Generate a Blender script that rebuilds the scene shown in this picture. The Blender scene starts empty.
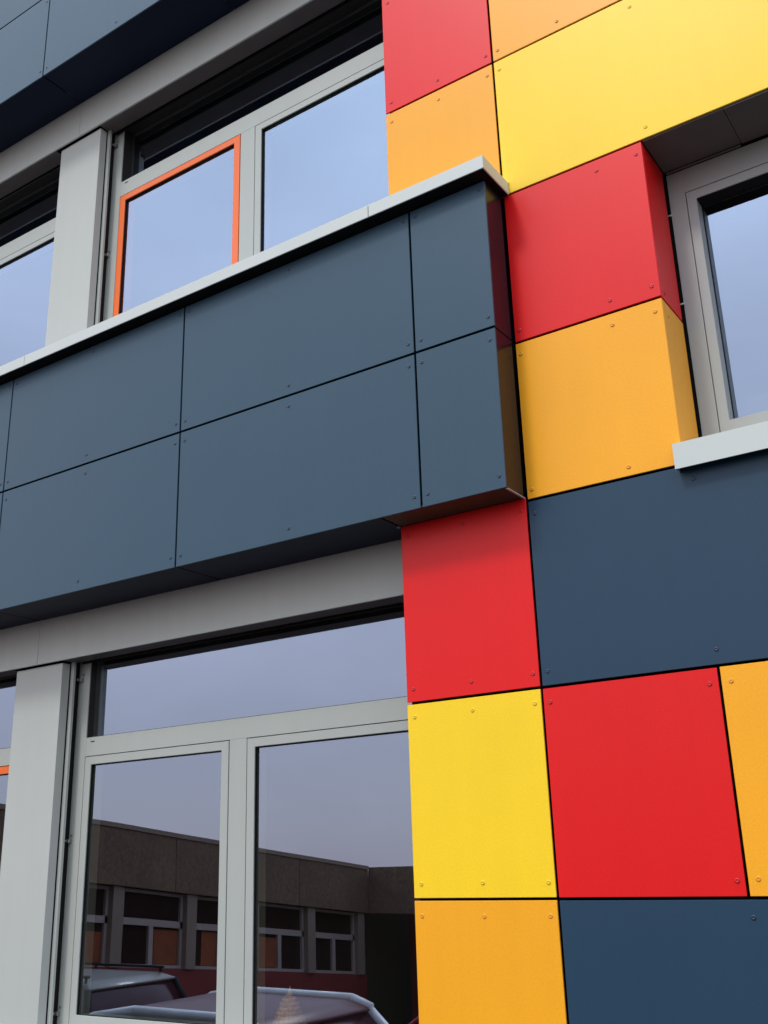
import bpy, bmesh, math, random
from mathutils import Vector, Matrix
random.seed(7)
sc = bpy.context.scene
COL = sc.collection

# ------------------------------------------------------------------ materials
def new_mat(name):
    m = bpy.data.materials.new(name); m.use_nodes = True
    nt = m.node_tree
    return m, nt, nt.nodes, nt.links, nt.nodes['Principled BSDF']

def surface(name, col, rough=0.4, metallic=0.0, ior=1.5, var=0.06, scale=3.0, grain=0.03, gscale=900.0,
            bump=0.02, streak=0.0, spec=0.5, coat=0.0, rand=0.0):
    """painted / coated surface: cloudy tone variation + fine grain + optional vertical rain streaks"""
    m, nt, N, L, b = new_mat(name)
    tc = N.new('ShaderNodeTexCoord')
    n1 = N.new('ShaderNodeTexNoise'); n1.inputs['Scale'].default_value = scale; n1.inputs['Detail'].default_value = 5
    n2 = N.new('ShaderNodeTexNoise'); n2.inputs['Scale'].default_value = gscale; n2.inputs['Detail'].default_value = 2
    L.new(tc.outputs['Object'], n1.inputs['Vector']); L.new(tc.outputs['Object'], n2.inputs['Vector'])
    def madd(src, a, c):
        mm = N.new('ShaderNodeMath'); mm.operation = 'MULTIPLY_ADD'
        L.new(src, mm.inputs[0]); mm.inputs[1].default_value = a; mm.inputs[2].default_value = c
        return mm.outputs[0]
    v1 = madd(n1.outputs['Fac'], 2*var, 1-var)
    v2 = madd(n2.outputs['Fac'], 2*grain, 1-grain)
    mu = N.new('ShaderNodeMath'); mu.operation = 'MULTIPLY'; L.new(v1, mu.inputs[0]); L.new(v2, mu.inputs[1])
    out = mu.outputs[0]
    if streak > 0:
        mp = N.new('ShaderNodeMapping'); mp.inputs['Scale'].default_value = (14, 14, 0.7)
        L.new(tc.outputs['Object'], mp.inputs['Vector'])
        n3 = N.new('ShaderNodeTexNoise'); n3.inputs['Scale'].default_value = 1.0; n3.inputs['Detail'].default_value = 4
        L.new(mp.outputs[0], n3.inputs['Vector'])
        v3 = madd(n3.outputs['Fac'], 2*streak, 1-streak)
        m2 = N.new('ShaderNodeMath'); m2.operation = 'MULTIPLY'; L.new(out, m2.inputs[0]); L.new(v3, m2.inputs[1]); out = m2.outputs[0]
    if rand > 0:
        oi = N.new('ShaderNodeObjectInfo'); v4 = madd(oi.outputs['Random'], rand, 1-rand/2)
        m3 = N.new('ShaderNodeMath'); m3.operation = 'MULTIPLY'; L.new(out, m3.inputs[0]); L.new(v4, m3.inputs[1]); out = m3.outputs[0]
    sc_ = N.new('ShaderNodeVectorMath'); sc_.operation = 'SCALE'
    sc_.inputs[0].default_value = col; L.new(out, sc_.inputs['Scale'])
    L.new(sc_.outputs[0], b.inputs['Base Color'])
    rr = madd(n1.outputs['Fac'], 0.10, rough-0.05); L.new(rr, b.inputs['Roughness'])
    b.inputs['Metallic'].default_value = metallic; b.inputs['IOR'].default_value = ior
    b.inputs['Specular IOR Level'].default_value = spec
    b.inputs['Coat Weight'].default_value = coat; b.inputs['Coat Roughness'].default_value = 0.05
    if bump > 0:
        bp = N.new('ShaderNodeBump'); bp.inputs['Strength'].default_value = bump; bp.inputs['Distance'].default_value = 0.002
        L.new(n2.outputs['Fac'], bp.inputs['Height']); L.new(bp.outputs[0], b.inputs['Normal'])
    return m

def flat(name, col, rough=0.6, metallic=0.0, spec=0.5):
    m, nt, N, L, b = new_mat(name)
    b.inputs['Base Color'].default_value = (*col, 1); b.inputs['Roughness'].default_value = rough
    b.inputs['Metallic'].default_value = metallic; b.inputs['Specular IOR Level'].default_value = spec
    return m

def glazing(name, refl, tint, through, edge=0.85):
    """coated double glazing: mirror reflection rising to grazing, dark see-through tint, faint unevenness"""
    m, nt, N, L, b = new_mat(name); N.remove(b)
    out = N['Material Output']
    gl = N.new('ShaderNodeBsdfGlossy'); gl.inputs['Roughness'].default_value = 0.0; gl.inputs['Color'].default_value = (*tint, 1)
    tr = N.new('ShaderNodeBsdfTransparent'); tr.inputs['Color'].default_value = (*through, 1)
    lw = N.new('ShaderNodeLayerWeight'); lw.inputs['Blend'].default_value = 0.5
    pw = N.new('ShaderNodeMath'); pw.operation = 'POWER'; pw.inputs[1].default_value = 4.0; L.new(lw.outputs['Facing'], pw.inputs[0])
    mr = N.new('ShaderNodeMapRange'); mr.inputs['To Min'].default_value = refl; mr.inputs['To Max'].default_value = edge
    L.new(pw.outputs[0], mr.inputs['Value'])
    mx = N.new('ShaderNodeMixShader'); L.new(mr.outputs[0], mx.inputs[0]); L.new(tr.outputs[0], mx.inputs[1]); L.new(gl.outputs[0], mx.inputs[2])
    tc = N.new('ShaderNodeTexCoord'); n = N.new('ShaderNodeTexNoise'); n.inputs['Scale'].default_value = 1.6; n.inputs['Detail'].default_value = 0
    oi = N.new('ShaderNodeObjectInfo'); va = N.new('ShaderNodeVectorMath'); va.operation = 'MULTIPLY_ADD'
    L.new(oi.outputs['Random'], va.inputs[0]); va.inputs[1].default_value = (17, 31, 23); L.new(tc.outputs['Object'], va.inputs[2])
    L.new(va.outputs[0], n.inputs['Vector'])
    bp = N.new('ShaderNodeBump'); bp.inputs['Strength'].default_value = 0.16; bp.inputs['Distance'].default_value = 0.004
    L.new(n.outputs['Fac'], bp.inputs['Height']); L.new(bp.outputs[0], gl.inputs['Normal'])
    L.new(mx.outputs[0], out.inputs['Surface'])
    return m

PK = dict(rough=0.38, ior=1.5, spec=0.28, var=0.06, streak=0.035, rand=0.06, scale=2.0, grain=0.12, gscale=150, bump=0.06)
M = {
 'red':    surface('red_panel_coating',    (0.75, 0.008, 0.008), **PK),
 'orange': surface('orange_panel_coating', (0.92, 0.39, 0.016), **PK),
 'yellow': surface('yellow_panel_coating', (0.95, 0.62, 0.018), **PK),
 'navy':   surface('navy_panel_coating',   (0.018, 0.050, 0.088), **PK),
 'slate':  surface('slate_blue_panel_coating', (0.035, 0.076, 0.113), **PK),
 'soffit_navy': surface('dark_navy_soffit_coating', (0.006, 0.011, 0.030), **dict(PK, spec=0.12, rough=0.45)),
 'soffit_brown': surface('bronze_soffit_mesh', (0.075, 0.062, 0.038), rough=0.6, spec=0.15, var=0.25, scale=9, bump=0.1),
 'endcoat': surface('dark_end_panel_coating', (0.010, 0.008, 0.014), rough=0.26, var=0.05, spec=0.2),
 'bronze': flat('dark_brown_shade_lining', (0.022, 0.018, 0.014), 0.5, spec=0.3),
 'alu':    surface('grey_powder_coat', (0.42, 0.44, 0.40), rough=0.42, var=0.03, grain=0.03, streak=0.03),
 'pier':   surface('light_grey_render', (0.47, 0.485, 0.445), rough=0.6, var=0.03, grain=0.04, streak=0.03, bump=0.08),
 'lintel': surface('grey_lintel_sheet', (0.48, 0.50, 0.46), rough=0.55, var=0.05, grain=0.03, streak=0.06),
 'coping': surface('pale_grey_coping_sheet', (0.55, 0.58, 0.54), rough=0.45, var=0.03, grain=0.03),
 'osash':  surface('orange_sash_paint', (0.90, 0.150, 0.012), rough=0.4, var=0.03),
 'alud':   surface('shaded_grey_powder_coat', (0.36, 0.38, 0.36), rough=0.45, var=0.05, streak=0.03),  # grey coat darkened to carry the shade of the deep reveal
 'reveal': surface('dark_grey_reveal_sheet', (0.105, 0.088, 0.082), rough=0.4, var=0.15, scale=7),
 'black':  flat('black_rubber', (0.008, 0.008, 0.009), 0.7, spec=0.2),
 'void':   flat('black_wall_membrane', (0.006, 0.006, 0.007), 0.95, spec=0.05),
 'steel':  surface('dull_steel', (0.32, 0.32, 0.32), rough=0.35, metallic=0.9, var=0.1),
 'glass':  glazing('coated_window_glass', 0.38, (0.66, 0.78, 1.0), (0.62, 0.62, 0.56)),
 'room':   surface('dim_room_paint', (0.10, 0.095, 0.09), rough=0.8, var=0.2),
 'ceil':   surface('dim_ceiling_paint', (0.16, 0.16, 0.15), rough=0.8, var=0.1),
 'concrete': surface('rough_brown_concrete', (0.150, 0.086, 0.050), rough=0.9, var=0.35, scale=1.3, grain=0.6, gscale=16, bump=0.6, streak=0.15),
 'pale':   surface('pale_window_paint', (0.36, 0.27, 0.23), rough=0.5),
 'maroon_roof': flat('maroon_reflection_roof', (0.13, 0.045, 0.045), 0.35, spec=0.3),
 'carglass': flat('car_side_glass', (0.055, 0.014, 0.018), 0.12, spec=0.4),
 'pilaster': surface('buff_pilaster_concrete', (0.24, 0.165, 0.12), rough=0.8, var=0.12),
 'redwall': surface('dark_red_wall_paint', (0.19, 0.022, 0.018), rough=0.7, var=0.15),
 'darkglass': flat('dark_pane', (0.028, 0.014, 0.012), 0.1, spec=0.4),
 'reflection_patch': surface('orange_reflection_tint', (0.24, 0.055, 0.016), rough=0.9, var=0.5, scale=6),
 'asphalt': surface('asphalt', (0.036, 0.036, 0.038), rough=0.9, var=0.25, scale=0.8, grain=0.3, gscale=60, bump=0.5),
 'grass':  surface('rough_grass', (0.06, 0.085, 0.03), rough=1, var=0.4, scale=0.6, grain=0.4, gscale=30, bump=0.5),
 'carwhite': surface('white_car_paint', (0.80, 0.76, 0.72), rough=0.4, var=0.01, bump=0, coat=0.15),
 'carsilver': surface('silver_car_paint', (0.125, 0.105, 0.085), rough=0.45, metallic=0.0, var=0.01, bump=0, coat=0.15),
 'carred': surface('red_car_paint', (0.38, 0.015, 0.02), rough=0.25, var=0.01, bump=0, coat=0.15),
 'tyre':   flat('tyre_rubber', (0.015, 0.015, 0.016), 0.85),
 'lamp':   flat('lamp_lens', (0.7, 0.7, 0.72), 0.1),
 'tail':   flat('tail_lens', (0.4, 0.01, 0.01), 0.15),
 'bark':   surface('grey_bark', (0.11, 0.09, 0.07), rough=0.95, var=0.3),
 'leaf':   surface('dark_evergreen_leaf', (0.035, 0.055, 0.022), rough=0.8, var=0.5, scale=3),
 'wicker': surface('golden_wicker', (0.85, 0.52, 0.14), rough=0.7, var=0.3, scale=20),
}

# ------------------------------------------------------------------ mesh helpers
def box(bm, x0, x1, y0, y1, z0, z1, rot=None):
    vs = [bm.verts.new((x, y, z)) for x in (x0, x1) for y in (y0, y1) for z in (z0, z1)]
    f = [(0,1,3,2), (4,6,7,5), (0,4,5,1), (2,3,7,6), (0,2,6,4), (1,5,7,3)]
    fs = [bm.faces.new([vs[i] for i in q]) for q in f]
    return vs

def ring(bm, x0, x1, z0, z1, wl, wr, wb, wt, y0, y1):
    """mitred rectangular frame in the XZ plane, front at y0, back at y1"""
    o = [(x0,z0), (x1,z0), (x1,z1), (x0,z1)]
    i = [(x0+wl,z0+wb), (x1-wr,z0+wb), (x1-wr,z1-wt), (x0+wl,z1-wt)]
    OF = [bm.verts.new((x,y0,z)) for x,z in o]; IF = [bm.verts.new((x,y0,z)) for x,z in i]
    OB = [bm.verts.new((x,y1,z)) for x,z in o]; IB = [bm.verts.new((x,y1,z)) for x,z in i]
    for k in range(4):
        n = (k+1) % 4
        bm.faces.new((OF[k], OF[n], IF[n], IF[k])); bm.faces.new((OB[n], OB[k], IB[k], IB[n]))
        bm.faces.new((OF[n], OF[k], OB[k], OB[n])); bm.faces.new((IF[k], IF[n], IB[n], IB[k]))

def tube(bm, p0, p1, r0, r1=None, seg=8, caps=True):
    r1 = r0 if r1 is None else r1
    p0 = Vector(p0); p1 = Vector(p1); d = (p1-p0).normalized()
    a = d.orthogonal().normalized(); b = d.cross(a)
    A = [bm.verts.new(p0+(a*math.cos(t)+b*math.sin(t))*r0) for t in [2*math.pi*k/seg for k in range(seg)]]
    B = [bm.verts.new(p1+(a*math.cos(t)+b*math.sin(t))*r1) for t in [2*math.pi*k/seg for k in range(seg)]]
    for k in range(seg):
        n = (k+1) % seg; bm.faces.new((A[k], A[n], B[n], B[k]))
    if caps: bm.faces.new(A[::-1]); bm.faces.new(B)

def obj(name, bm, mat, parent=None, label=None, bevel=0.0, smooth=False, loc=None):
    bmesh.ops.recalc_face_normals(bm, faces=bm.faces)
    if bevel > 0:
        bmesh.ops.bevel(bm, geom=[e for e in bm.edges], offset=bevel, segments=1, affect='EDGES', profile=0.5, clamp_overlap=True)
    me = bpy.data.meshes.new(name); bm.to_mesh(me); bm.free()
    if smooth:
        for p in me.polygons: p.use_smooth = True
    me.materials.append(M[mat] if isinstance(mat, str) else mat)
    o = bpy.data.objects.new(name, me); COL.objects.link(o)
    if loc is not None: o.location = loc
    if parent is not None: o.parent = parent
    if label: o['label'] = label
    return o

def bobj(name, dims, mat, parent=None, label=None, bevel=0.0012):
    bm = bmesh.new()
    for d in (dims if isinstance(dims[0], (tuple, list)) else [dims]): box(bm, *d)
    return obj(name, bm, mat, parent, label, bevel)

def thing(name, label, cat, loc=(0,0,0), rz=0, group=None):
    o = bpy.data.objects.new(name, None); COL.objects.link(o); o.empty_display_size = 0.3
    o.location = loc; o.rotation_euler = (0, 0, rz); o['label'] = label; o['category'] = cat
    if group: o['group'] = group
    return o

# ------------------------------------------------------------------ the clad building
# facade cladding face is Y = 0, X runs along it, its left edge (beside the windows) is X = 0
BLD = thing('building', 'modern building clad in red, orange, yellow and navy screwed panels with grey framed windows', 'building')

_riv = {}
def rivet(parent, x, y, z, mat, axis='Y'):
    """flat-domed panel screw, dome towards -Y (or +X)"""
    key = (mat, axis)
    if key not in _riv:
        bm = bmesh.new(); rs = [(0.0086, 0.0), (0.0083, 0.0014), (0.0060, 0.0024), (0.0030, 0.0026), (0.0024, 0.0016)]
        rings = []
        for r, h in rs:
            rings.append([bm.verts.new(((r*math.cos(t), -h, r*math.sin(t)) if axis == 'Y' else (h, r*math.cos(t), r*math.sin(t)))) for t in [2*math.pi*k/12 for k in range(12)]])
        for a, b in zip(rings, rings[1:]):
            for k in range(12):
                n = (k+1) % 12; bm.faces.new((a[k], a[n], b[n], b[k]))
        bm.faces.new(rings[-1]); bmesh.ops.recalc_face_normals(bm, faces=bm.faces)
        me = bpy.data.meshes.new('rivet'); bm.to_mesh(me); bm.free(); me.materials.append(M[mat])
        for p in me.polygons: p.use_smooth = True
        _riv[key] = me
    o = bpy.data.objects.new('rivet', _riv[key]); COL.objects.link(o); o.location = (x, y, z); o.parent = parent
    return o

for c in ('red', 'orange', 'yellow', 'navy', 'slate'):   # screw heads: same coat, slightly darker
    base = {'red': (0.52, 0.008, 0.010), 'orange': (0.78, 0.31, 0.02), 'yellow': (0.80, 0.53, 0.02), 'navy': (0.014, 0.03, 0.06), 'slate': (0.018, 0.034, 0.06)}[c]
    M['r'+c] = surface(c+'_screw_head', base, rough=0.4, var=0.05)

G = 0.0052   # half joint
def panel(x0, x1, z0, z1, col, label, riv, y=0.0, parent=None, name='cladding_panel'):
    j = [random.uniform(-0.0008, 0.0008) for _ in range(5)]
    p = bobj(name, (x0+(G+j[0] if x0 > 0.1 else -0.003), x1-G+j[1], y+j[4]*0.5, y+0.008, z0+G+j[2], z1-G+j[3]), col, parent or BLD, label)
    for x, z in riv: rivet(p, x+random.uniform(-0.002, 0.002), y-0.0002, z+random.uniform(-0.002, 0.002), 'r'+col)
    return p
def corners(x0, x1, z0, z1, dx=0.031, dz=0.056, mid=True, ml=None):
    xs = [x0+dx, x1-dx] + ([ml if ml else (x0+x1)/2] if mid else [])
    return [(x, z) for x in xs for z in (z0+dz, z1-dz)]

Z = [0.30, 1.01, 1.747, 2.484, 3.220, 3.913, 4.634, 5.365, 6.098, 6.83, 7.56, 8.29]
XA, XB, XC, XD, XE, XF = 0.0, 0.591, 1.222, 1.248, 1.91, 2.57
# column beside the windows
panel(XA, XB, Z[0], Z[1], 'yellow', 'yellow panel at the foot of the wall', corners(XA, XB, Z[0], Z[1]))
panel(XA, XB, Z[1], Z[2], 'orange', 'orange panel below the yellow one beside the lower window', corners(XA, XB, Z[1], Z[2]))
panel(XA, XB, Z[2], Z[3], 'yellow', 'square yellow panel beside the lower window glass', corners(XA, XB, Z[2], Z[3]))
panel(XA, XB, Z[3], 3.238, 'red', 'red panel directly under the projecting box', corners(XA, XB, Z[3], 3.238))
panel(XA, XB, Z[6], Z[7], 'orange', 'pale orange panel above the coping corner', corners(XA, XB, Z[6], Z[7]))
panel(XA, XB, Z[7], Z[8], 'red', 'pinkish red panel beside the upper window', corners(XA, XB, Z[7], Z[8]))
panel(XA, XB, Z[8], Z[9], 'yellow', 'yellow panel high beside the upper window', corners(XA, XB, Z[8], Z[9]))
# columns to the right
panel(XB, XE, Z[0], Z[1], 'red', 'wide red panel at the foot of the wall', corners(XB, XE, Z[0], Z[1]))
panel(XB, XE, Z[1], Z[2], 'navy', 'dark navy panel in the lower right corner', [(0.622, 1.069), (1.255, 1.069), (1.255, 1.691), (1.879, 1.691)])
panel(XB, XD, Z[2], Z[3], 'red', 'large deep red panel between the yellow and the narrow orange panel', [(0.622, 2.428), (1.213, 2.428), (1.219, 1.797)])
panel(XD, XE, Z[2], Z[3], 'orange', 'orange panel cut by the right edge of the photo', corners(XD, XE, Z[2], Z[3], 0.037))
panel(XB, XE, Z[3], Z[4], 'navy', 'wide navy panel under the right window sill', [(0.622, 2.54), (1.25, 2.54), (1.879, 2.54), (1.25, 3.160), (0.622, 3.162)])
panel(XB, XC+G, Z[4], Z[5], 'orange', 'orange panel at the left of the right window', [(0.617, 3.262), (1.017, 3.262), (0.617, 3.856), (1.017, 3.858), (1.192, 3.86)])
panel(XB, XC+G, Z[5], Z[6], 'red', 'bright red panel at the left of the right window', [(0.620, 3.966), (1.018, 3.969), (1.192, 3.971), (1.022, 4.576), (1.197, 4.578)])
panel(XB, XE, Z[6], Z[7], 'yellow', 'very wide bright yellow panel above the right window', corners(XB, XE, Z[6], Z[7]))
panel(XB, XD, Z[7], Z[8], 'orange', 'pale orange panel at the top edge of the photo', corners(XB, XD, Z[7], Z[8]))
panel(XD, XE, Z[7], Z[8], 'red', 'red panel above the wide yellow panel', corners(XD, XE, Z[7], Z[8]))
panel(XB, XE, Z[8], Z[9], 'navy', 'wide navy panel high on the wall', corners(XB, XE, Z[8], Z[9]))
panel(XE, XF, Z[0], Z[1], 'navy', 'navy panel at the foot of the right bay', corners(XE, XF, Z[0], Z[1]))
panel(XE, XF, Z[1], Z[2], 'yellow', 'yellow panel in the right bay', corners(XE, XF, Z[1], Z[2]))
panel(XE, XF, Z[2], Z[3], 'navy', 'navy panel in the right bay', corners(XE, XF, Z[2], Z[3]))
panel(XE, XF, Z[3], Z[4], 'red', 'red panel under the right end of the sill', corners(XE, XF, Z[3], Z[4]))
panel(XE, XF, Z[6], Z[7], 'orange', 'orange panel over the right end of the right window', corners(XE, XF, Z[6], Z[7]))
panel(XE, XF, Z[7], Z[8], 'yellow', 'yellow panel high in the right bay', corners(XE, XF, Z[7], Z[8]))
panel(XE, XF, Z[8], Z[9], 'red', 'red panel high in the right bay', corners(XE, XF, Z[8], Z[9]))
for k, cc in enumerate(['orange', 'red', 'yellow', 'orange', 'navy', 'yellow', 'red', 'navy', 'orange']):
    panel(XF, 3.3, Z[k], Z[k+1], cc, cc+' panel of the far right column', corners(XF, 3.3, Z[k], Z[k+1]))
for k, (a, b) in enumerate([(XA, XB), (XB, XE), (XE, XF), (XF, 3.3)]):
    panel(a, b, Z[9], Z[10], ['red', 'orange', 'navy', 'yellow'][k], ['red', 'orange', 'navy', 'yellow'][k]+' panel of the top row', corners(a, b, Z[9], Z[10]))

yR = 0.272
# wall body behind the panels (dark membrane seen in the open joints)
WR0, WR1 = XC+0.008, XF-0.008            # right window opening
bobj('wall', [(-0.002, XC-0.012, 0.034, 0.42, 0.0, 7.6), (XC-0.0118, WR0-0.002, yR-0.012, 0.42, 3.2002, 4.6598), (XC-0.0118, WR1-0.0042, 0.034, 0.42, 0.0, 3.20), (XC-0.0118, WR1-0.0042, 0.034, 0.42, 4.66, 7.6),
              (WR1-0.004, 3.32, 0.034, 0.42, 0.0, 7.6)], 'void', BLD, 'dark membrane wall showing in the joints', 0)
bobj('wall', (-9.0, -5.545, 0.25, 0.42, 0.30, 7.6), 'lintel', BLD, 'plain grey wall added past the last pier to block light')  # unseen wall put in to stop light flooding into the rooms
bobj('plinth', [(0.0, 3.3, -0.01, 0.03, -0.05, 0.29), (-9.0, -0.002, 0.20, 0.42, -0.05, 0.29)], 'concrete', BLD)

# reveal of the right window
yR = 0.272
pr = bobj('reveal_panel', (XC-0.008, XC, 0.0095, yR-0.022, Z[4]+G, Z[5]-G), 'orange', BLD, 'orange side panel in the right window reveal')
rivet(pr, XC+0.0002, 0.06, Z[4]+0.10, 'rorange', 'X'); rivet(pr, XC+0.0002, 0.06, Z[5]-0.06, 'rorange', 'X')
pr = bobj('reveal_panel', (XC-0.008, XC, 0.0095, yR-0.022, Z[5]+G, Z[6]-0.003), 'red', BLD, 'red side panel in the right window reveal')
rivet(pr, XC+0.0002, 0.05, Z[5]+0.035, 'rred', 'X'); rivet(pr, XC+0.0002, 0.05, Z[6]-0.06, 'rred', 'X')
bobj('reveal_panel', (XF, XF+0.008, 0.0095, yR-0.022, Z[4]+G, Z[6]-0.003), 'yellow', BLD, 'yellow side panel in the right window reveal')
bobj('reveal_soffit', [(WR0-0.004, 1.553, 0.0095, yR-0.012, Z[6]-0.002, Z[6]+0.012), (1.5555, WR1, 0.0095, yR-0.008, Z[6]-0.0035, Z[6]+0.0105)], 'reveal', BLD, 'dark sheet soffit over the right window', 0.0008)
bobj('trim_strip', (WR0+0.004, 1.55, yR-0.011, yR-0.003, Z[6]-0.010, Z[6]-0.004), 'steel', BLD, None, 0.0006)

# window sill of the right window
bm = bmesh.new()
prof = [(-0.05, 3.191), (-0.05, 3.288), (yR+0.03, 3.405), (yR+0.03, 3.395), (-0.044, 3.279), (-0.044, 3.191)]
for xs in ((1.205, 2.62),):
    A = [bm.verts.new((xs[0], y, z)) for y, z in prof]; B = [bm.verts.new((xs[1], y, z)) for y, z in prof]
    for k in range(6):
        n = (k+1) % 6; bm.faces.new((A[k], A[n], B[n], B[k]))
    bm.faces.new(A); bm.faces.new(B)
    # upstand closing the left end
    box(bm, xs[0]-0.0006, xs[0]+0.0025, -0.0435, -0.001, 3.195, 3.280)
obj('window_sill', bm, 'coping', BLD, 'pale grey folded metal sill of the right window', 0.0)

# ------------------------------------------------------------------ windows
def sash(parent, x0, x1, z0, z1, mat, y0, glass_y, w=0.047, wt=0.042, label=None, wb=0.05, thin=False):
    bm = bmesh.new(); ring(bm, x0, x1, z0, z1, w, w, wb, wt, y0, y0+0.09)
    s = obj('sash', bm, mat, parent, label, 0.0015)
    bm = bmesh.new(); ring(bm, x0+w-0.0015, x1-w+0.0015, z0+wb-0.0015, z1-wt+0.0015, *((0.0035, 0.0035, 0.003, 0.006, glass_y-0.008, glass_y-0.001) if thin else (0.005, 0.005, 0.004, 0.006, y0+0.006, glass_y-0.001)))
    if thin: box(bm, x0+w, x1-w, y0+0.005, glass_y-0.0085, z1-wt-0.0035, z1-wt+0.001)  # black strip under the top rail, deepening the dark reflected band
    obj('gasket', bm, 'black', parent, None, 0)
    a, b, c, d = x0+w+0.0005, x1-w-0.0005, z0+wb+0.0005, z1-wt-0.0005
    bm = bmesh.new(); bm.faces.new([bm.verts.new(p) for p in ((a, glass_y, c), (b, glass_y, c), (b, glass_y, d), (a, glass_y, d))])
    obj('pane', bm, 'glass', parent)
    return s

def fixed_pane(parent, x0, x1, z0, z1, gy):
    bm = bmesh.new(); ring(bm, x0-0.001, x1+0.001, z0-0.001, z1+0.001, 0.006, 0.006, 0.004, 0.004, 0.306, gy-0.001)  # full-depth dark lining stands in for shade and brown reflection on the frame
    obj('gasket', bm, 'bronze', parent)
    bm = bmesh.new(); v = [bm.verts.new(p) for p in ((x0, gy, z0), (x1, gy, z0), (x1, gy, z1), (x0, gy, z1))]; bm.faces.new(v)
    obj('pane', bm, 'glass', parent)

def bracket(parent, x, z, y=0.30):
    bm = bmesh.new(); box(bm, x-0.013, x+0.011, y-0.0215, y-0.0005, z-0.010, z+0.010)
    tube(bm, (x-0.008, y-0.034, z), (x-0.008, y-0.022, z), 0.0075, seg=10)
    tube(bm, (x+0.012, y-0.008, z+0.028), (x+0.012, y-0.0005, z+0.028), 0.006, seg=10)
    obj('blind_bracket', bm, 'steel', parent, None, 0.001)

def bay_window(xl, xr, zb, z_tr0, z_tr1, zh, sashes, label, brackets=(), Wy=0.30, gy_fixed=0.38):
    jw = 0.110
    d = [(xl, xl+jw, Wy, 0.40, zb, zh), (xr-jw, xr, Wy, 0.40, zb, zh),
         (xl+jw, xr-jw, Wy, 0.40, zh-0.055, zh), (xl+jw, xr-jw, Wy, 0.40, zb, zb+0.05),
         (xl+jw, xr-jw, Wy, 0.40, z_tr0, z_tr1)]
    xs = sorted([(s[0], s[1]) for s in sashes])
    for a, b in zip(xs, xs[1:]): d.append((a[1]+0.004, b[0]-0.004, Wy, 0.40, zb+0.05, z_tr0))
    w = bobj('window', d, 'alu', BLD, label, 0.001)
    for s in sashes:
        sash(w, s[0]+0.001, s[1]-0.001, zb+0.054, z_tr0-0.004, s[2], Wy-0.0015, Wy+0.017, label=s[3])
    fixed_pane(w, xl+jw, xr-jw, z_tr1, zh-0.055, 0.340 if zb < 3 else 0.373)
    for x, z in brackets: bracket(w, x, z)
    bm = bmesh.new(); box(bm, xl+0.150, xl+0.180, Wy-0.0015, Wy-0.0002, z_tr1-0.026, z_tr1-0.021); obj('drain_slot', bm, 'black', w)
    return w

# lower central window, only its left half is not behind the coloured wall
bay_window(-2.386, 0.02, 1.10, 2.468, 2.567, 3.055,
           [(-2.272, -1.234, 'alu', None), (-1.116, -0.094, 'alu', None)],
           'lower grey window reflecting cars and a concrete building',
           [(-2.335, 2.888), (-2.350, 2.035), (-2.352, 1.206)])
bay_window(-2.386, 0.02, 4.68, 6.037, 6.149, 6.625,
           [(-2.272, -1.234, 'osash', 'orange painted opening sash'), (-1.116, -0.094, 'alu', None)],
           'upper grey window with one orange sash above the coping',
           [(-2.335, 6.46), (-2.350, 5.62)])
bay_window(-5.16, -2.735, 1.10, 2.468, 2.567, 3.055,
           [(-5.046, -4.008, 'alu', None), (-3.890, -2.849, 'osash', 'orange sash at the left edge')],
           'lower window left of the grey pier with an orange sash', [])
bay_window(-5.16, -2.735, 4.68, 6.037, 6.149, 6.625,
           [(-5.046, -4.008, 'osash', 'orange sash'), (-3.890, -2.849, 'alu', None)],
           'upper window left of the grey pier with all grey sashes', [])
# right window
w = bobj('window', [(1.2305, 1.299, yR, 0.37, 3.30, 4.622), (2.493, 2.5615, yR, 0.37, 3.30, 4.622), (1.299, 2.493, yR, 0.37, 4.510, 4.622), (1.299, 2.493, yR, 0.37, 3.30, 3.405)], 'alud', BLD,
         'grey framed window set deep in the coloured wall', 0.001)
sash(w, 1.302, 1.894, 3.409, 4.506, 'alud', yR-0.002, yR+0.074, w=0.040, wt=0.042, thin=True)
sash(w, 1.900, 2.490, 3.409, 4.506, 'alu', yR-0.002, yR+0.074, w=0.040, wt=0.042, thin=True)
for z in (4.42, 4.00): # little fixings bridging the gap beside the frame
    bm = bmesh.new(); tube(bm, (1.216, yR-0.010, z), (1.236, yR-0.010, z), 0.004, seg=8); obj('fixing', bm, 'coping', w)

# interior seen dimly through the panes
bobj('room_shell', [(-9.0, 3.3, 3.9, 4.0, 0.0, 7.6), (-9.0, 3.3, 0.43, 3.9, 0.0, 0.10), (-9.0, 3.3, 0.43, 3.9, 3.05, 3.6), (-9.0, 3.3, 0.43, 3.9, 7.45, 7.6),
                    (-9.1, -9.0, 0.2, 4.0, 0.0, 7.6), (3.3, 3.4, 0.45, 4.0, 0.0, 7.6), (0.01, 0.10, 0.43, 3.9, 0.1, 3.05)], 'room', BLD, None, 0)
bobj('inner_sill', [(-5.5, 0.0, 0.402, 0.75, 0.84, 0.87)], 'pale', BLD, None, 0.002)

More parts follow.
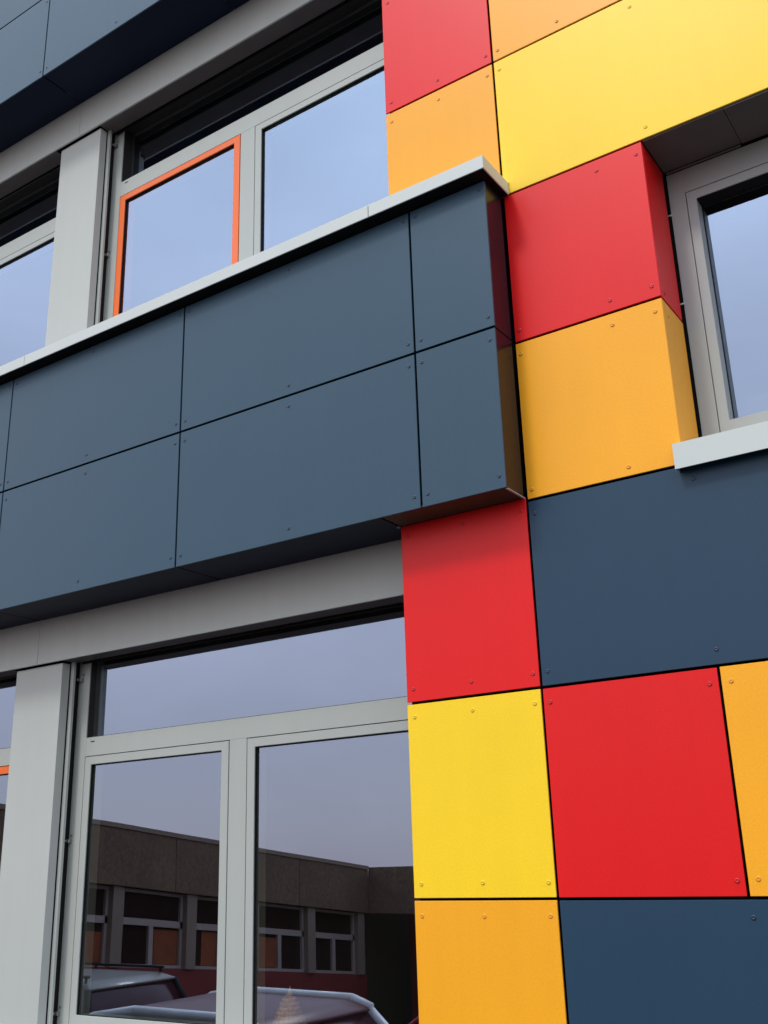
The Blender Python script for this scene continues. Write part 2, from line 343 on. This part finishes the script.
# ------------------------------------------------------------------ piers, lintels, blind rails
for zb_, zt_, nm in ((0.30, 2.973, 'lower'), (4.68, 6.545, 'upper')):
    for xc in (-2.562, -5.34):
        near = 'between the windows' if xc > -3 else 'further left'
        p = bobj('pier', [(xc-0.197, xc+0.197, 0.180, 0.232, zb_, zt_), (xc-0.180, xc+0.190, 0.2325, 0.40, zb_, zt_)], 'pier', BLD, nm+' light grey pier '+near, 0.0015)
        for sx in (-1, 1):
            a, b = sorted((xc+sx*0.2015, xc+sx*0.226))
            bobj('guide_rail', (a, b, 0.236, 0.252, zb_, zt_+0.01), 'alu', BLD, None, 0.001)
            a, b = sorted((xc+sx*0.1905, xc+sx*0.2005))
            bobj('gasket', (a-0.0, b, 0.2335, 0.299, zb_, zt_+0.02), 'black', BLD, None, 0)
XS = 0.590
for zl, zt, nm in ((2.982, 3.40, 'lower'), (6.551, 7.00, 'upper')):
    for a, b in ((-2.5495, -0.001), (-5.35, -2.5525)):
        lab = nm+' grey lintel sheet '+('over the window beside the coloured wall' if b > -1 else 'over the left window')
        # folded sheet: front face, and soffit leg running back to the blind slot
        bm = bmesh.new()
        prof = [(0.153, zl), (0.153, zt), (0.160, zt), (0.160, zl+0.006), (0.165, zl+0.006), (0.165, zl+0.0)]
        A = [bm.verts.new((a, y, z)) for y, z in prof]; B = [bm.verts.new((b, y, z)) for y, z in prof]
        for k in range(6):
            n = (k+1) % 6; bm.faces.new((A[k], A[n], B[n], B[k]))
        bm.faces.new(A); bm.faces.new(B)
        obj('lintel', bm, 'lintel', BLD, lab, 0.001)
    for a, b in ((-2.30, -0.003), (-5.15, -2.80)):
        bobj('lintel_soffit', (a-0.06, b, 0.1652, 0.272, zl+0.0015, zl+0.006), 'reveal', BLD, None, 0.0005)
    bobj('blind_slot', [(-9.0, 0.004, 0.2725, 0.299, zl+0.012, zl+0.03), (-9.0, 0.004, 0.161, 0.42, zl+0.04, zl+0.3), (-9.0, 0.004, 0.2725, 0.276, zl+0.002, zl+0.012)], 'void', BLD, None, 0)
    bobj('blind_rail', (-2.33, 0.0, 0.286, 0.292, zl-0.006, zl+0.011), 'black', BLD, None, 0)

# ------------------------------------------------------------------ projecting box bands (one per storey)
AX = [0.207, -1.168, -2.549, -3.93, -5.31, -6.69]
def box_band(zb, zm, zt, copz0, copz1, nm):
    xs = [XS] + AX
    for k in range(len(xs)-1):
        x1, x0 = xs[k], xs[k+1]
        pos = ['at the right end', 'second from the right end', 'third from the right end', 'fourth from the right end', 'fifth from the right end', 'sixth from the right end'][k]
        for (a, b, row) in ((zb, zm, 'bottom'), (zm, zt, 'top')):
            r = []
            dx = 0.032
            cols = [x0+dx, x1-(0.027 if k == 0 else dx)] + ([(x0+x1)/2] if k else [])
            for cx in cols:
                if row == 'bottom': r += [(cx, a+0.053), (cx, b-0.053)]
                else: r += [(cx, a+0.052), (cx, b-0.04)]
            g0 = G; xr = x1-(0.001 if k == 0 else G)
            p = bobj('spandrel_panel', (x0+G, xr, -0.169, -0.161, a+(0.001 if row == 'bottom' else G), b-G), 'slate', BLD,
                     'slate blue panel of the %s box, %s row, %s' % (nm, row, pos))
            for x, z in r: rivet(p, x, -0.1692, z, 'rslate')
    # end face of the box
    for a, b, row in ((zb, zm, 'lower'), (zm, zt, 'upper')):
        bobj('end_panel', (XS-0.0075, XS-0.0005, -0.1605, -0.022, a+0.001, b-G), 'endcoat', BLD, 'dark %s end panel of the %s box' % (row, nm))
    # core
    bobj('box_core', (-9.0, XS-0.012, -0.150, 0.030, zb+0.03, zt-0.002), 'void', BLD, None, 0)
    # soffit sheets
    ys0, ys1 = -0.1605, 0.1525
    sx = [-0.002] + AX[1:]
    for k in range(len(sx)-1):
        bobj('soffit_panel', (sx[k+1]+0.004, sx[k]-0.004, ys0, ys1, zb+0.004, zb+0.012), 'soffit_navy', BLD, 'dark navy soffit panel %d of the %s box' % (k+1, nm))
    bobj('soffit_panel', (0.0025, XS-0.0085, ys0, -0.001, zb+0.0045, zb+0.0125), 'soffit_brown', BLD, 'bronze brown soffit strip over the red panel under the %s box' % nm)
    bobj('corner_trim', (XS-0.0082, XS+0.0015, -0.1575, -0.012, zb-0.002, zb+0.0005), 'coping', BLD, None, 0)
    bobj('soffit_bolt', (-0.012, 0.004, -0.022, -0.008, zb-0.004, zb+0.003), 'steel', BLD, None, 0.001)
    # coping
    cx = [0.623, 0.034, -2.371, -4.776, -7.18]
    for k in range(len(cx)-1):
        bm = bmesh.new()
        a, b = cx[k+1]+0.0015, cx[k]-(0.0015 if k else 0)
        box(bm, a, b, -0.237, 0.29 if b < 0.2 else -0.002, copz0, copz1)
        bobj('coping_shade_strip', (a-0.001, b-(0.005 if k == 0 else 0), -0.2335, -0.006, copz0-0.0008, copz0+0.001), 'black', BLD, None, 0)  # black sheet painting in the shade under the coping
        c = obj('coping', bm, 'coping', BLD, 'pale metal coping length %d of the %s box counted from its right end' % (k+1, nm), 0.002)
box_band(3.229, 3.922, 4.625, 4.629, 4.694, 'middle')
box_band(6.814, 7.504, 8.19, 8.192, 8.257, 'upper')
bobj('apron', [(-9.0, -0.002, 0.185, 0.30, 0.30, 1.08)], 'navy', BLD, 'navy apron below the lower windows')
bobj('window_sill', [(-9.0, -0.002, 0.14, 0.299, 1.0805, 1.10)], 'coping', BLD, 'pale metal sill below the lower windows')

# wicker cone standing on the inner sill behind the lower window
wk = thing('wicker_cone', 'small golden wicker cone standing behind the lower window glass', 'decoration', (-1.01, 0.49, 0.87))
bm = bmesh.new()
for k in range(26):
    t = k/25; r = 0.150*(1-t)**0.62*(1-0.1*math.sin(t*9))+0.008; z = 0.01+t*0.44
    seg = 20; pts = [Vector((r*math.cos(a), r*math.sin(a), z+0.002*math.sin(6*a+k*math.pi))) for a in [2*math.pi*j/seg for j in range(seg)]]
    for j in range(seg): tube(bm, pts[j], pts[(j+1) % seg], 0.0105, seg=6, caps=False)
obj('woven_body', bm, 'wicker', wk, smooth=True)
bm = bmesh.new(); tube(bm, (0, 0, 0.44), (0.004, 0, 0.49), 0.012, 0.003); obj('tip', bm, 'wicker', wk)

# ------------------------------------------------------------------ ground
def gz(y):
    pts = [(60, 0), (-0.3, 0), (-1.8, -0.55), (-7.6, -1.02), (-15.6, -1.75), (-400, -3.0)]
    for (a, za), (b, zb) in zip(pts, pts[1:]):
        if y >= b: return za+(zb-za)*(a-y)/(a-b)
    return -3.0
bm = bmesh.new()
ys = [400, 60, 0.5, -0.3, -0.8, -1.3, -1.8, -4, -7.6, -10, -13, -15.6, -30, -80, -400]
rows = [[bm.verts.new((x, y, (gz(y) if y <= 60 else 0)-0.02)) for x in (-400, -60, -20, -8, 0, 8, 20, 60, 400)] for y in ys]
for a, b in zip(rows, rows[1:]):
    for k in range(8): bm.faces.new((a[k], a[k+1], b[k+1], b[k]))
g = obj('ground', bm, 'asphalt'); g['kind'] = 'structure'

# ------------------------------------------------------------------ facing wing (seen only mirrored in the panes)
WG = thing('pavilion', 'low concrete wing with a brown parapet band and white windows, mirrored in the lower window', 'building')
xw = -11.58; SL = 0.1135
def pz(y): return 2.63+SL*(y+7.65)
def sbox(bm, x0, x1, y0, y1, a, b):
    """box whose top and bottom follow the falling roof line (offsets a, b below the parapet top)"""
    vs = box(bm, x0, x1, y0, y1, 0, 1)
    for v in vs: v.co.z = pz(v.co.y) - (b if v.co.z > 0.5 else a)
Y0, Y1 = -15.60, 0.8
bm = bmesh.new()
yy = Y1
while yy > Y0+0.1:
    ye = max(Y0, yy-3.5); sbox(bm, xw-0.30, xw, ye+0.006, yy-0.006, 0.955, 0.0); yy = ye
obj('parapet', bm, 'concrete', WG, 'rough brown concrete parapet band', 0.004)
bm = bmesh.new(); sbox(bm, xw-0.5, xw+0.02, Y0, Y1, 0.05, -0.025); obj('roof_edge', bm, 'pilaster', WG)
bm = bmesh.new(); sbox(bm, xw-6, xw-0.45, Y0-6, Y1, 3.6, 0.12); obj('wall', bm, 'soffit_brown', WG)
bm = bmesh.new(); sbox(bm, xw-0.42, xw-0.10, Y0, Y1, 3.6, 2.20); obj('base_wall', bm, 'redwall', WG, 'dark red wall below the windows')
rc = random.Random(21)
pil = [-8.43-1.735*k for k in range(-5, 5)]
for y in pil:
    bm = bmesh.new(); sbox(bm, xw-0.30, xw-0.05, y-0.12, y+0.12, 2.20, 0.96); obj('pilaster', bm, 'pilaster', WG, None, 0.003)
for i, (a, b) in enumerate(zip(pil[1:], pil)):
    y0, y1 = a+0.12, b-0.12
    bm = bmesh.new(); X0, X1 = xw-0.24, xw-0.16; t = 0.055
    ztop, ztr, zbt = 0.965, 1.42, 2.195
    sbox(bm, X0, X1, y0, y1, ztop+t, ztop); sbox(bm, X0, X1, y0, y1, zbt, zbt-t); sbox(bm, X0, X1, y0, y1, ztr+0.11, ztr)
    sbox(bm, X0, X1, y0, y0+t, zbt-t, ztop+t); sbox(bm, X0, X1, y1-t, y1, zbt-t, ztop+t)
    m_ = (y0+y1)/2; sbox(bm, X0, X1, m_-0.05, m_+0.05, zbt-t, ztr+0.11)
    wn = obj('window', bm, 'pale', WG)
    bm = bmesh.new(); sbox(bm, xw-0.23, xw-0.215, y0+0.03, y1-0.03, zbt-0.02, ztop+0.02); obj('pane', bm, 'darkglass', wn)
    for (c0, c1) in ((y0+0.07, m_-0.06), (m_+0.06, y1-0.07)):
        if rc.random() < 0.8:
            bm = bmesh.new(); sbox(bm, xw-0.213, xw-0.205, c0, c0+(c1-c0)*rc.uniform(0.55, 1), zbt-t-0.01, ztr+0.12+rc.uniform(0, 0.25)); obj('reflection_patch', bm, 'reflection_patch', wn)  # orange sheets imitating the coloured facade reflected in these panes
# cross range closing the yard
CR = thing('yard_range', 'dark recessed range of the concrete building closing the yard, mirrored in the lower window', 'building')
zt = pz(-15.6)
bm = bmesh.new()
for k in range(8): box(bm, xw+0.006+3.5*k, xw+3.5*(k+1)-0.006, -16.0, -15.6, zt-0.955, zt)
obj('parapet', bm, 'concrete', CR, None, 0.004)
bobj('wall', (xw, xw+28, -19.0, -17.2, zt-4, zt-0.2), 'redwall', CR, None, 0)
bobj('roof', (xw, xw+28, -17.2, -16.0, zt-0.3, zt-0.2), 'room', CR, None, 0)
for k in range(8):
    bobj('column', (xw+1.2+3.5*k, xw+1.45+3.5*k, -16.0, -15.75, zt-3.6, zt-0.96), 'pilaster', CR)
for k in range(8):
    bobj('window', (xw+0.5+3.5*k, xw+3.2+3.5*k, -17.2, -17.16, zt-2.4, zt-1.0), 'soffit_brown', CR, None, 0)

# ------------------------------------------------------------------ cars
def loft(bm, prof, halfw, nseg=1):
    """closed side profile [(x,z)] extruded across Y; halfw(x,z) gives the half width there"""
    L_ = [bm.verts.new((x, -halfw(x, z), z)) for x, z in prof]; R_ = [bm.verts.new((x, halfw(x, z), z)) for x, z in prof]
    n = len(prof)
    for k in range(n): bm.faces.new((L_[k], L_[(k+1) % n], R_[(k+1) % n], R_[k]))
    bm.faces.new(L_); bm.faces.new(R_)
def make_car(name, label, paint, loc, rz, length=4.2, height=1.45, suv=False):
    c = thing(name, label, 'car', loc, rz)
    hl = length/2; bz = height*0.60; w = 0.88
    body = [(-hl+0.05, 0.30), (-hl, 0.42), (-hl+0.02, 0.60), (-hl+0.18, bz-0.10), (-hl+0.95, bz+0.02), (hl-0.35, bz+0.06), (hl-0.05, bz-0.02), (hl, 0.55), (hl-0.04, 0.30)]
    def hw(x, z): return w*(1-0.10*max(0, abs(x)/hl-0.6)/0.4)*(1-0.05*(z > 0.7))
    # wheel arches cut into the lower edge
    bot = []
    for cx in (hl-0.85, -hl+0.80):
        bot += [(cx+0.36*math.cos(a), 0.30+0.36*math.sin(a)) for a in [math.pi*k/8 for k in range(9)]]
    prof = body + bot
    bm = bmesh.new(); loft(bm, prof, hw); obj('body', bm, paint, c, None, 0.018, True)
    x0, x1 = -hl+0.90, hl-(0.12 if suv else 0.22)
    rx0, rx1 = x0+0.72, x1-(0.22 if suv else 0.42)
    gh = [(x0, bz-0.01), (rx0, height-0.06), (rx0+0.4, height-0.025), (rx1-0.1, height-0.04), (rx1, height-0.09), (x1, bz+0.04)]
    def gw(x, z): return w*0.95-(z-bz)*0.32
    bm = bmesh.new(); loft(bm, gh, gw); obj('window_glass', bm, 'carglass', c, None, 0.01, True)
    # roof skin and pillars in body colour; white car's maroon roof imitates a reflection
    bm = bmesh.new()
    top = [(rx0-0.03, height-0.075), (rx0+0.05, height-0.035), (rx0+0.45, height), (rx1-0.15, height-0.012), (rx1+0.04, height-0.075), (rx1+0.02, height-0.11), (rx1-0.2, height-0.085), (rx0+0.3, height-0.075), (rx0, height-0.105)]
    loft(bm, top, lambda x, z: w*0.95-(height-0.08-bz)*0.32+0.012-(z > height-0.03)*0.10); obj('roof', bm, 'maroon_roof' if paint == 'carwhite' else paint, c, None, 0.012, True)
    if paint == 'carwhite':
        for s in (-1, 1):
            bm = bmesh.new(); pts = [(rx0-0.45, bz+0.30), (rx0, height-0.07), (rx0+0.45, height-0.005), (rx1-0.15, height-0.015), (rx1+0.03, height-0.08)]
            for (xa, za), (xb, zb_) in zip(pts, pts[1:]):
                tube(bm, (xa, s*(w*0.95-(za-bz)*0.32+0.01), za), (xb, s*(w*0.95-(zb_-bz)*0.32+0.01), zb_), 0.042, seg=8)
            obj('roof_edge', bm, paint, c, None, 0, True)
    for s in (-1, 1):
        def P(x, z): return (x, s*(gw(x, z)+0.004), z)
        for (p, q, r) in (((x0, bz), (rx0, height-0.08), 0.030), ((x1, bz+0.05), (rx1, height-0.09), 0.045), (((x0+x1)/2+0.05, bz), ((x0+x1)/2+0.05, height-0.08), 0.035)):
            bm = bmesh.new(); tube(bm, P(*p), P(*q), r, seg=6); obj('pillar', bm, 'black' if suv else paint, c, None, 0, True)
        bm = bmesh.new(); box(bm, x0+0.32, x0+0.44, s*(w+0.0), s*(w+0.16), bz+0.02, bz+0.16); obj('side_mirror', bm, paint, c, None, 0.02)
        bm = bmesh.new(); box(bm, -hl+0.01, -hl+0.22, s*(w*0.55), s*(w*0.88), 0.60, 0.73); obj('headlight', bm, 'lamp', c, None, 0.02)
        bm = bmesh.new(); box(bm, hl-0.10, hl+0.005, s*(w*0.62), s*(w*0.90), 0.66, 0.86); obj('tail_light', bm, 'tail', c, None, 0.02)
        for cx in (hl-0.85, -hl+0.80):
            bm = bmesh.new(); tube(bm, (cx, s*0.68, 0.31), (cx, s*0.87, 0.31), 0.31, seg=24); wh = obj('wheel', bm, 'tyre', c, None, 0.015, True)
            bm = bmesh.new(); tube(bm, (cx, s*0.865, 0.31), (cx, s*0.882, 0.31), 0.20, 0.185, seg=20); obj('rim', bm, 'steel', wh)
        if suv:
            bm = bmesh.new(); tube(bm, (rx0+0.25, s*0.58, height+0.05), (rx1-0.1, s*0.58, height+0.045), 0.016, seg=8)
            for xx in (rx0+0.3, (rx0+rx1)/2, rx1-0.15): tube(bm, (xx, s*0.58, height-0.03), (xx, s*0.58, height+0.05), 0.016, seg=8)
            obj('roof_rail', bm, 'black', c)
    return c
make_car('parked_car', 'white hatchback parked closest to the building, mirrored low in the lower window', 'carwhite', (-4.45, -2.75, gz(-2.75)-0.02), 0, 4.0, 1.47)
make_car('parked_car', 'silver estate car with black roof rails, mirrored behind the white hatchback', 'carsilver', (-9.7, -5.2, gz(-5.2)-0.05), 0, 4.6, 1.53, True)
make_car('parked_car', 'dark red car parked in the yard, mirrored at the right of the lower window', 'carred', (-4.2, -7.9, gz(-7.9)-0.02), 0, 4.2, 1.45)

# ------------------------------------------------------------------ bare trees and shrub beyond the roof
def bare_tree(loc, h, seed, label):
    r_ = random.Random(seed); t = thing('bare_tree', label, 'tree', loc, 0)
    bmT = bmesh.new(); bmB = bmesh.new()
    def grow(bm, p, d, l, r, lev):
        q = p+d*l; tube(bm, p, q, r, r*0.6, seg=6 if lev < 2 else 4, caps=False)
        if lev >= 5 or l < 0.12: return
        for k in range(r_.choice((3, 3, 4)) if lev < 4 else 3):
            nd = (d+Vector((r_.uniform(-1, 1), r_.uniform(-1, 1), r_.uniform(-0.2, 0.8)))*0.62).normalized()
            grow(bmB, p+d*l*r_.uniform(0.55, 1.0), nd, l*r_.uniform(0.55, 0.8), r*0.52, lev+1)
    grow(bmT, Vector((0, 0, 0)), Vector((0, 0, 1)), h*0.34, h*0.018, 0)
    obj('trunk', bmT, 'bark', t, smooth=True); obj('crown', bmB, 'bark', t, smooth=True)
bare_tree((-15.5, -22.0, -1.9), 4.3, 3, 'bare thin tree behind the low roof, mirrored left of the right pane')
bare_tree((-13.0, -24.0, -1.9), 4.2, 8, 'bare thin tree behind the low roof, mirrored near the roof corner')
bare_tree((-17.5, -9.0, -0.9), 3.4, 5, 'bare tree behind the long wing')
sh = thing('shrub', 'dark rounded shrub in the yard beside the red car', 'shrub', (-3.7, -9.6, gz(-9.6)-0.02))
bm = bmesh.new(); rs = random.Random(4)
for k in range(1500):
    d = Vector((rs.gauss(0, 1), rs.gauss(0, 1), rs.gauss(0, 1))).normalized()*rs.uniform(0.4, 1)**0.5
    p = Vector((d.x*0.9, d.y*0.9, 0.8+d.z*0.7)); a = Vector((rs.uniform(-1, 1), rs.uniform(-1, 1), rs.uniform(-1, 1))).normalized(); b = a.orthogonal().normalized()
    bm.faces.new([bm.verts.new(p+a*0.07), bm.verts.new(p+b*0.03), bm.verts.new(p-a*0.07), bm.verts.new(p-b*0.03)])
obj('crown', bm, 'leaf', sh)
bm = bmesh.new()
for k in range(6): tube(bm, (0, 0, -0.05), (rs.uniform(-.4, .4), rs.uniform(-.4, .4), 0.8), 0.03, 0.01, seg=5)
obj('stem', bm, 'bark', sh)

# ------------------------------------------------------------------ light
SUN_EL, SUN_AZ = 51.0, 194.0     # azimuth measured from +Y towards +X: in front of the facade, slightly left
w_ = bpy.data.worlds.new('World'); sc.world = w_; w_.use_nodes = True
N, L = w_.node_tree.nodes, w_.node_tree.links
sky = N.new('ShaderNodeTexSky'); sky.sky_type = 'NISHITA'; sky.sun_disc = False
sky.sun_elevation = math.radians(SUN_EL); sky.sun_rotation = math.radians(SUN_AZ)
sky.air_density = 1.0; sky.dust_density = 1.0; sky.ozone_density = 1.0
bg = N['Background']; bg.inputs['Strength'].default_value = 0.10
# veil of thin cloud over the clear sky
tc = N.new('ShaderNodeTexCoord'); nz = N.new('ShaderNodeTexNoise'); nz.inputs['Scale'].default_value = 1.7; nz.inputs['Detail'].default_value = 5; nz.inputs['Roughness'].default_value = 0.5
mp = N.new('ShaderNodeMapping'); mp.inputs['Scale'].default_value = (1, 1, 2.2)
L.new(tc.outputs['Generated'], mp.inputs['Vector']); L.new(mp.outputs[0], nz.inputs['Vector'])
cr = N.new('ShaderNodeValToRGB'); cr.color_ramp.elements[0].position = 0.30; cr.color_ramp.elements[1].position = 0.72
cr.color_ramp.elements[0].color = (0.72, 0.72, 0.72, 1); cr.color_ramp.elements[1].color = (0.97, 0.97, 0.97, 1)
L.new(nz.outputs['Fac'], cr.inputs['Fac'])
mx = N.new('ShaderNodeMix'); mx.data_type = 'RGBA'
L.new(cr.outputs['Color'], mx.inputs['Factor']); L.new(sky.outputs[0], mx.inputs[6]); 
gm = N.new('ShaderNodeSeparateXYZ'); L.new(tc.outputs['Generated'], gm.inputs[0])
mg = N.new('ShaderNodeMapRange'); mg.inputs['From Min'].default_value = -0.05; mg.inputs['From Max'].default_value = 0.9
mg.inputs['To Min'].default_value = 0.60; mg.inputs['To Max'].default_value = 1.5
L.new(gm.outputs['Z'], mg.inputs['Value'])
vs_ = N.new('ShaderNodeVectorMath'); vs_.operation = 'SCALE'; vs_.inputs[0].default_value = (14.5, 15.0, 16.0)
mc = N.new('ShaderNodeMix'); mc.data_type = 'RGBA'; mz = N.new('ShaderNodeMapRange'); mz.inputs['From Max'].default_value = 0.7
L.new(gm.outputs['Z'], mz.inputs['Value']); L.new(mz.outputs[0], mc.inputs['Factor'])
mc.inputs[6].default_value = (16.4, 14.8, 15.8, 1); mc.inputs[7].default_value = (13.2, 15.4, 18.2, 1)
nc = N.new('ShaderNodeTexNoise'); nc.inputs['Scale'].default_value = 3.2; nc.inputs['Detail'].default_value = 6; L.new(mp.outputs[0], nc.inputs['Vector'])
ma = N.new('ShaderNodeMath'); ma.operation = 'MULTIPLY_ADD'; ma.inputs[1].default_value = 0.45; ma.inputs[2].default_value = 0.775; L.new(nc.outputs['Fac'], ma.inputs[0])
mb = N.new('ShaderNodeMath'); mb.operation = 'MULTIPLY'; L.new(ma.outputs[0], mb.inputs[0]); L.new(mg.outputs[0], mb.inputs[1])
L.new(mc.outputs[2], vs_.inputs[0]); L.new(mb.outputs[0], vs_.inputs['Scale']); L.new(vs_.outputs[0], mx.inputs[7])
L.new(mx.outputs[2], bg.inputs['Color'])

sd = bpy.data.lights.new('sun', 'SUN'); sd.energy = 1.3; sd.angle = math.radians(9); sd.color = (1.0, 0.96, 0.9)
so = bpy.data.objects.new('sun', sd); COL.objects.link(so); so.location = (-4, -12, 14)
el, az = math.radians(SUN_EL), math.radians(SUN_AZ)
dv = Vector((math.sin(az)*math.cos(el), math.cos(az)*math.cos(el), math.sin(el)))
so.rotation_euler = dv.to_track_quat('Z', 'Y').to_euler()

# ------------------------------------------------------------------ camera
cd = bpy.data.cameras.new('camera'); cam = bpy.data.objects.new('camera', cd); COL.objects.link(cam)
R0 = Vector((0.82749875, 0.56069734, -0.02939923)); U0 = Vector((0.20261362, -0.24937196, 0.94697484)); F0 = Vector((-0.52363493, 0.78957718, 0.3199599))
m = Matrix((( R0.x, U0.x, -F0.x, 2.2344), (R0.y, U0.y, -F0.y, -3.5), (R0.z, U0.z, -F0.z, 1.9), (0, 0, 0, 1)))
cam.matrix_world = m
cd.sensor_fit = 'VERTICAL'; cd.sensor_height = 24; cd.lens = 24*1024.33/1024; cd.clip_end = 2000; cd.clip_start = 0.05
sc.camera = cam
sc.view_settings.view_transform = 'Standard'; sc.view_settings.look = 'None'; sc.view_settings.exposure = 0
sc.cycles.max_bounces = 10; sc.cycles.transparent_max_bounces = 12
